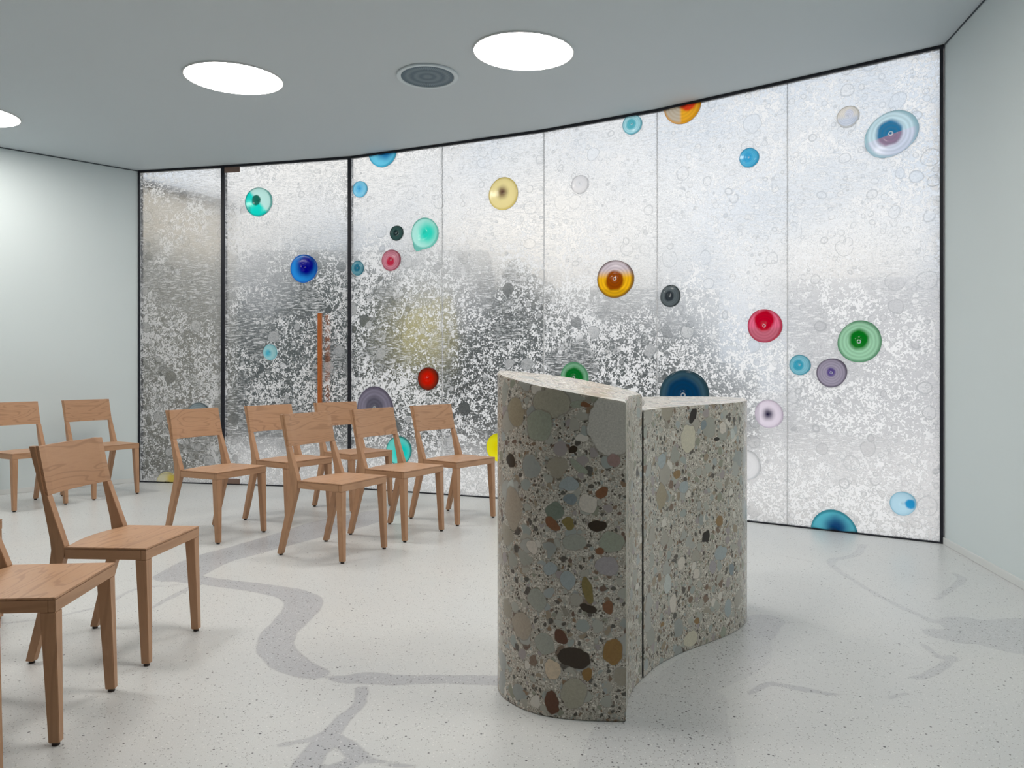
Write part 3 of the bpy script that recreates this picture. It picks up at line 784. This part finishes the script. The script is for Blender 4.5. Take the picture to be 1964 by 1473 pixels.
def make_chair():
    root = empty('wooden_chair', (0, 0, 0))
    zs, zr = .453, .408
    # seat board: curved rear edge between the posts
    bm = bmesh.new()
    pts = [(.2165, .2035), (-.2165, .2035), (-.2155, -.1205), (-.1835, -.1205)]
    for i in range(1, 12):
        x = -.1835 + .367 * i / 12
        pts.append((x, -.1215 - .031 * (1 - (x / .1835) ** 2)))
    pts += [(.1835, -.1205), (.2155, -.1205)]
    prism(bm, pts, lambda p: (p[0], p[1], zs - .0065), lambda p: (p[0], p[1], zs))
    build('seat', bm, W_SEAT, root, bevel=.0012)
    bm = bmesh.new(); z1 = zs - .0075
    box(bm, -.216, .216, .183, .203, zr, z1)
    build('front_rail', bm, W_RAIL, root, bevel=.001)
    for s in (-1, 1):
        bm = bmesh.new(); box(bm, min(s * .196, s * .216), max(s * .196, s * .216), -.1205, .1825, zr, z1)
        build('side_rail', bm, W_SIDE, root, bevel=.001)
    bm = bmesh.new(); box(bm, -.1832, .1832, -.150, -.132, zr, z1)
    build('rear_rail', bm, W_RAIL, root, bevel=.001)
    for s in (-1, 1):
        bm = bmesh.new()          # front leg, tapering inwards to the foot
        o, i = s * .2155, s * .172
        o2, i2 = s * .2135, s * .186
        hexa(bm, [(i2, .182, .010), (o2, .182, .010), (o2, .2125, .010), (i2, .2125, .010)],
             [(i, .160, zr - .0005), (o, .160, zr - .0005), (o, .2025, zr - .0005), (i, .2025, zr - .0005)])
        lg = build('leg', bm, W_UP, root, bevel=.002)
        bm = bmesh.new(); cyl(bm, (s * .200, .197), .011, 0, .0105, 16); build('foot_glide', bm, M_GLIDE, lg)
        bm = bmesh.new()          # rear leg that runs on as back post
        side = [(-.2465, .010), (-.133, .385), (-.1215, .425), (-.1225, .455), (-.1935, .650), (-.2035, .6505), (-.2445, .8385),
                (-.2705, .8392), (-.218, .655), (-.181, .480), (-.176, .440), (-.183, .385), (-.2775, .010)]
        def xo(z): return (.2165 - .006 * max(0, z - .45) / .39) if z > .45 else .2165 + (.45 - z) * .006
        def xi(z): return xo(z) - (.0335 - .004 * abs(z - .43) / .4)
        prism(bm, side, lambda p: (s * xo(p[1]), p[0], p[1]), lambda p: (s * xi(p[1]), p[0], p[1]))
        lg = build('leg', bm, W_UP, root, bevel=.0015)
        bm = bmesh.new(); cyl(bm, (s * .203, -.262), .011, 0, .0105, 16); build('foot_glide', bm, M_GLIDE, lg)
    bm = bmesh.new()              # backrest board laid over the posts, bowed backwards in the middle
    nx, rows = 24, []
    for i in range(nx + 1):
        x = -.2095 + .419 * i / nx
        bow = .016 * max(0, 1 - (x / .178) ** 2)
        col = []
        for z, yf in ((.650, -.1930), (.8395, -.2330)):
            xx = x * (1 - .010 * (z - .65) / .19)
            col.append((bm.verts.new((xx, yf - bow, z)), bm.verts.new((xx, yf - bow - .0098, z))))
        rows.append(col)
    for A, B in zip(rows, rows[1:]):
        (a0, a1), (a2, a3) = A; (b0, b1), (b2, b3) = B
        bm.faces.new((a0, b0, b2, a2)); bm.faces.new((a1, a3, b3, b1)); bm.faces.new((a0, a1, b1, b0)); bm.faces.new((a2, b2, b3, a3))
    for A in (rows[0], rows[-1]):
        (a0, a1), (a2, a3) = A
        bm.faces.new((a0, a2, a3, a1))
    build('backrest', bm, W_BACK, root, bevel=.001)
    return root

def copy_tree(o, parent=None):
    c = o.copy(); C.objects.link(c)
    if parent is not None: c.parent = parent
    for ch in list(o.children): copy_tree(ch, c)
    return c

CHAIRS = [   # x, y, heading in degrees, scale, label
 (-1.541, 3.106, -3.9, .972, 'wooden chair in the left foreground, seen whole, with swirling grain on its back'),
 (-1.562, 2.459, 5.2, .966, 'wooden chair in the left foreground whose back is cut off by the picture edge'),
 (-1.576, 1.903, 6.0, .966, 'wooden chair of which only one leg shows at the lower left edge of the picture'),
 (-2.486, 3.268, -6.0, .972, 'wooden chair of which one front corner shows at the left edge behind the foreground chairs'),
 (-1.956, 5.199, -25.9, 1, 'wooden chair in front of the narrow left pane, leftmost of the six by the glass'),
 (-1.055, 4.705, -26.7, 1, 'wooden chair standing foremost of the six by the glass'),
 (-1.639, 5.762, -33.1, 1, 'wooden chair right behind the leftmost of the six by the glass'),
 (-1.269, 6.296, -38.1, 1, 'wooden chair farthest back, in front of the door handle'),
 (-.755, 5.257, -30.8, 1, 'wooden chair between the foremost one and the one beside the lectern'),
 (-.420, 5.783, -37.8, 1, 'wooden chair nearest the lectern, with wavy grain on its back'),
 (-3.943, 6.319, -30.6, 1, 'wooden chair at the left wall, cut off by the picture edge'),
 (-3.623, 6.874, -30.2, 1, 'wooden chair in the far left corner beside the window frame'),
]
proto = make_chair()
for i, (x, y, th, s, label) in enumerate(CHAIRS):
    o = proto if i == 0 else copy_tree(proto)
    o.location = (x, y, 0); o.rotation_euler = (0, 0, math.radians(th - 90)); o.scale = (s, s * (1.07 if i == 1 else 1), s)
    tag(o, label, 'chair', 'beech chairs set out before the lectern')

# ---------------------------------------------------------------- stone lectern
PEB=[
(0.315,2.434,0.935,0.0755,0.1013,0,"granite"),
 (0.014,2.553,0.965,0.0320,0.0480,0,"tan"),
 (0.126,2.465,0.999,0.0600,0.0463,0,"olivegray"),
 (0.085,2.482,0.927,0.0440,0.0500,10,"graygreen"),
 (0.194,2.446,0.195,0.0506,0.0345,10,"umber"),
 (0.126,2.465,0.051,0.0218,0.0380,0,"rust2"),
 (0.315,2.434,0.220,0.0305,0.0408,0,"ochre"),
 (0.237,2.439,0.411,0.0144,0.0426,-15,"olive"),
 (0.135,2.461,0.656,0.0309,0.0281,0,"slategreen"),
 (0.126,2.465,0.614,0.0164,0.0314,-35,"rust"),
 (0.179,2.449,0.620,0.0199,0.0197,-20,"olive"),
 (0.271,2.436,0.611,0.0306,0.0196,0,"umber"),
 (-0.002,2.574,0.801,0.0171,0.0259,-15,"umber"),
 (0.182,2.448,0.743,0.0307,0.0214,0,"bluegray"),
 (0.242,2.438,0.684,0.0288,0.0295,0,"white"),
 (0.320,2.434,0.821,0.0216,0.0196,0,"mauve"),
 (0.304,2.434,0.358,0.0162,0.0196,0,"rust"),
 (0.239,2.439,0.352,0.0270,0.0147,20,"umber"),
 (0.155,2.454,0.258,0.0163,0.0247,-30,"rust2"),
 (0.129,2.464,0.154,0.0273,0.0298,0,"cream"),
 (0.239,2.439,0.147,0.0144,0.0196,0,"ochre"),
 (0.080,2.487,0.367,0.0330,0.0367,-20,"gray"),
 (0.000,2.572,0.713,0.0133,0.0276,0,"pale"),
 (0.176,2.449,0.439,0.0217,0.0279,-10,"bluegray"),
 (0.064,2.501,0.534,0.0222,0.0235,-20,"white"),
 (0.299,2.435,0.489,0.0359,0.0294,0,"mauvegray"),
 (0.194,2.446,0.084,0.0397,0.0493,20,"olivegray"),
 (0.121,2.467,0.473,0.0219,0.0199,0,"bluegray"),
 (0.186,2.448,0.694,0.0199,0.0164,0,"slate"),
 (0.210,2.444,0.798,0.0307,0.0148,35,"graygreen"),
 (0.194,2.446,0.855,0.0144,0.0099,0,"umber"),
 (0.205,2.444,0.995,0.0217,0.0115,0,"graygreen"),
 (0.229,2.440,0.994,0.0144,0.0082,0,"rust"),
 (0.281,2.436,0.718,0.0180,0.0196,20,"rust"),
 (0.315,2.434,0.563,0.0395,0.0327,0,"graygreen"),
 (0.194,2.446,0.560,0.0361,0.0263,0,"gray"),
 (0.031,2.530,0.270,0.0373,0.0441,0,"tan2"),
 (0.105,2.473,0.230,0.0329,0.0365,0,"gray"),
 (0.275,2.436,0.538,0.0162,0.0131,0,"rust"),
 (0.005,2.565,0.646,0.0265,0.0689,0,"tan2"),
 (0.689,3.057,0.835,0.0406,0.0554,0,"cream2"),
 (0.865,3.206,0.865,0.0260,0.0258,0,"white"),
 (0.715,3.078,0.924,0.0159,0.0331,25,"black"),
 (0.921,3.260,0.835,0.0144,0.0219,0,"pale"),
 (0.834,3.178,0.823,0.0188,0.0107,0,"black"),
 (0.561,2.922,0.627,0.0280,0.0510,0,"tan"),
 (0.635,3.003,0.703,0.0222,0.0161,0,"ochre2"),
 (0.777,3.129,0.434,0.0231,0.0252,20,"black"),
 (0.848,3.191,0.483,0.0188,0.0257,0,"ochre2"),
 (0.658,3.026,0.351,0.0223,0.0264,0,"white"),
 (0.728,3.089,0.294,0.0205,0.0207,0,"white"),
 (0.815,3.161,0.302,0.0210,0.0255,0,"mauvegray"),
 (0.918,3.255,0.272,0.0168,0.0284,0,"slate"),
 (0.617,2.985,0.204,0.0198,0.0341,10,"white"),
 (0.854,3.196,0.351,0.0425,0.0322,0,"bluegray"),
 (0.733,3.093,0.106,0.0160,0.0166,0,"ochre2"),
 (0.700,3.066,0.042,0.0453,0.0309,0,"cream2"),
 (0.566,2.928,0.145,0.0173,0.0098,0,"ochre2"),
 (0.513,2.852,0.403,0.0168,0.0306,0,"gray"),
 (0.561,2.922,0.759,0.0302,0.0275,0,"bluegray"),
 (0.896,3.234,0.115,0.0215,0.0391,0,"bluegray"),
 (0.591,2.956,0.289,0.0196,0.0397,0,"pale"),
 (0.868,3.208,0.026,0.0213,0.0215,0,"graygreen"),
 (0.480,2.795,0.877,0.0103,0.0225,0,"gray"),
 (0.766,3.120,0.882,0.0161,0.0188,0,"slate"),
 (0.668,3.036,0.644,0.0269,0.0245,0,"bluegray"),]
PCOL = dict(granite=(.52, .51, .48), tan=(.30, .26, .19), olivegray=(.33, .315, .26), graygreen=(.28, .30, .25), umber=(.045, .032, .022),
    rust2=(.11, .05, .03), ochre=(.25, .15, .055), olive=(.20, .16, .065), slategreen=(.17, .20, .17), rust=(.20, .10, .055), bluegray=(.31, .35, .37),
    white=(.52, .49, .45), mauve=(.30, .21, .20), cream=(.52, .44, .34), gray=(.30, .31, .28), pale=(.44, .47, .46), mauvegray=(.32, .30, .32),
    slate=(.20, .24, .26), tan2=(.33, .29, .24), cream2=(.48, .46, .38), black=(.03, .025, .022), ochre2=(.24, .16, .08))
def stone_mat():
    k = NT('pebble_conglomerate'); co = k.coord()
    w1 = k.vec('SCALE', k.vec('SUBTRACT', k.noise(co, 22, 2, out='Color'), (.5, .5, .5)), .030)
    w2 = k.vec('SCALE', k.vec('SUBTRACT', k.noise(co, 60, 2, out='Color'), (.5, .5, .5)), .008)
    wc = k.vec('ADD', k.vec('ADD', co, w1), w2)
    grain = k.noise(co, 210, 3, .65)
    col = k.ramp(grain, [(.28, (.12, .10, .08)), (.42, (.35, .325, .285)), (.58, (.54, .52, .475)), (.74, (.74, .72, .67))])
    v = k.voro(wc, 125); r = k.sep(v.outputs['Color'])       # grit
    m = k.math('LESS_THAN', v.outputs['Distance'], k.math('MULTIPLY', r[1], .55))
    gc = k.ramp(r[0], [(0, (.04, .03, .022)), (.34, (.28, .25, .21)), (.42, (.72, .70, .66)), (.66, (.40, .30, .24)), (.82, (.34, .37, .36))], 'CONSTANT')
    col = k.mix(k.math('MULTIPLY', m, .85), col, gc)
    def layer(scale, frac, size, stops, amt=1.0, off=(0, 0, 0)):
        nonlocal col
        v = k.voro(k.vec('ADD', k.vec('ADD', wc, off), k.vec('SCALE', col, 1e-6)), scale); r = k.sep(v.outputs['Color'])
        lim = k.math('MULTIPLY_ADD', r[2], size * .5, size * .6)
        sel = k.math('LESS_THAN', r[0], frac)
        inside = k.math('MULTIPLY', k.math('SUBTRACT', 1.0, k.step(v.outputs['Distance'], k.math('SUBTRACT', lim, .02), lim)), sel)
        halo = k.math('MULTIPLY', k.math('LESS_THAN', v.outputs['Distance'], k.math('ADD', lim, .05)), sel)
        c = k.ramp(r[1], stops, 'CONSTANT')
        c = k.mix(k.math('MULTIPLY', k.noise(co, 120, 3, .6), .40), c, (.36, .35, .32))
        col = k.mix(k.math('MULTIPLY', halo, .45), col, (.22, .20, .17))
        col = k.mix(k.math('MULTIPLY', inside, amt), col, c)
    darks = [(0, (.045, .035, .03)), (.45, (.12, .06, .04)), (.62, (.22, .13, .07)), (.75, (.05, .05, .045)), (.9, (.26, .24, .2))]
    mids = [(0, (.40, .41, .38)), (.17, (.33, .37, .37)), (.30, (.40, .39, .35)), (.44, (.24, .26, .20)), (.54, (.34, .30, .31)), (.64, (.66, .64, .60)), (.76, (.30, .24, .17)), (.86, (.16, .09, .055)), (.93, (.35, .39, .41))]
    layer(62, .40, .50, mids, .9)
    layer(58, .36, .42, darks, 1, (3.1, 1.7, 4.2))
    layer(27, .42, .56, mids, .95, (7.3, 2.2, .4))
    layer(26, .17, .38, darks, 1, (1.3, 9.2, 5.4))
    layer(13.5, .26, .58, [(0, (.33, .34, .31)), (.25, (.30, .33, .33)), (.45, (.38, .36, .32)), (.65, (.33, .30, .24)), (.82, (.40, .41, .40))], .9, (4.4, .8, 2.6))
    pco = k.vec('ADD', co, k.vec('SCALE', w1, .9)); mott = k.noise(co, 130, 5, .75, .4)
    for (x, y, z, rx, rz, tilt, cn) in PEB:
        nd = k.n('ShaderNodeMapping', vector_type='TEXTURE')
        k.set(nd.inputs['Vector'], k.vec('ADD', pco, k.vec('SCALE', col, 1e-6)))
        nd.inputs['Location'].default_value = (x, y, z); nd.inputs['Rotation'].default_value = (0, math.radians(tilt), 0)
        nd.inputs['Scale'].default_value = (rx, max(rx, rz) * 1.15, rz)
        dl = k.vec('LENGTH', nd.outputs[0], out=1)
        c = PCOL[cn]
        tex = k.mix(grain, tuple(v * .55 for v in c), tuple(v * 1.35 for v in c)) if cn == 'granite' else k.mix(mott, tuple(v * .72 for v in c), tuple(v * 1.5 for v in c))
        col = k.mix(k.math('MULTIPLY', k.math('SUBTRACT', 1.0, k.step(dl, 1.02, 1.10)), .5), col, (.17, .15, .125))
        col = k.mix(k.math('SUBTRACT', 1.0, k.step(dl, .97, 1.02)), col, tex)
    gm = k.n('ShaderNodeGamma'); k.set(gm.inputs[0], k.mix(1.0, col, (1.22, 1.20, 1.17), 'MULTIPLY')); gm.inputs[1].default_value = 1.06
    return k.done(k.bsdf(gm.outputs[0], .20, .28, 0, k.bump(grain, .03, .001)))
M_STONE = stone_mat()

def stone_block(name, outline, top, parent):
    bm = bmesh.new()
    prism(bm, outline, lambda p: (p[0], p[1], 0.0), lambda p: (p[0], p[1], top(*p)))
    bmesh.ops.recalc_face_normals(bm, faces=bm.faces)
    es = [e for e in bm.edges if len(e.link_faces) == 2 and e.calc_face_angle(0) > .5]
    bmesh.ops.bevel(bm, geom=es, offset=.003, segments=2, affect='EDGES', clamp_overlap=True)
    o = build(name, bm, M_STONE, parent)
    me = o.data
    me.polygons.foreach_set('use_smooth', [True] * len(me.polygons))
    me.set_sharp_from_angle(angle=math.radians(28))
    return o

lect = empty('stone_lectern', (0, 0, 0))
tag(lect, 'curved lectern of polished pebble conglomerate stone standing before the glass wall', 'lectern')
front = smooth_curve([(-.047, 2.80), (-.050, 2.70), (-.030, 2.615), (.022, 2.535), (.09, 2.480), (.16, 2.453), (.25, 2.438), (.356, 2.432)])
inner = smooth_curve([(.356, 2.432), (.374, 2.53), (.397, 2.62), (.428, 2.70), (.463, 2.764)])
backc = smooth_curve([(.463, 2.764), (.44, 2.86), (.34, 2.95), (.22, 2.985), (.09, 2.93), (.0, 2.86), (-.047, 2.80)])
blk1 = front[:-1] + inner[:-1] + backc[:-1]
stone_block('tall_block', blk1, lambda x, y: 1.002 - .165 * (x - .356) + .090 * (y - 2.432), lect)
f2 = smooth_curve([(.4695, 2.776), (.541, 2.893), (.617, 2.980), (.69, 3.050), (.798, 3.140), (.91, 3.240), (.985, 3.330), (1.040, 3.440), (1.070, 3.55), (1.082, 3.65), (1.05, 3.74), (.95, 3.79)])
b2 = smooth_curve([(.95, 3.79), (.78, 3.80), (.64, 3.76), (.60, 3.60), (.57, 3.35), (.525, 3.10), (.475, 2.92), (.4695, 2.776)])
blk2 = f2[:-1] + b2[:-1]
stone_block('low_block', blk2, lambda x, y: .957 + .017 * (y - 2.776), lect)
bm = bmesh.new()
hexa(bm, [(.4735, 2.795, .002), (.4800, 2.880, .002), (.4480, 2.868, .002), (.4620, 2.785, .002)],
     [(.4735, 2.795, .950), (.4800, 2.880, .950), (.4480, 2.868, .950), (.4620, 2.785, .950)])
jt = build('filler', bm, M_GAP, lect)  # dark piece added to stop light leaking through the gap
jt['label'] = 'added dark light-blocking joint between the two stone blocks'
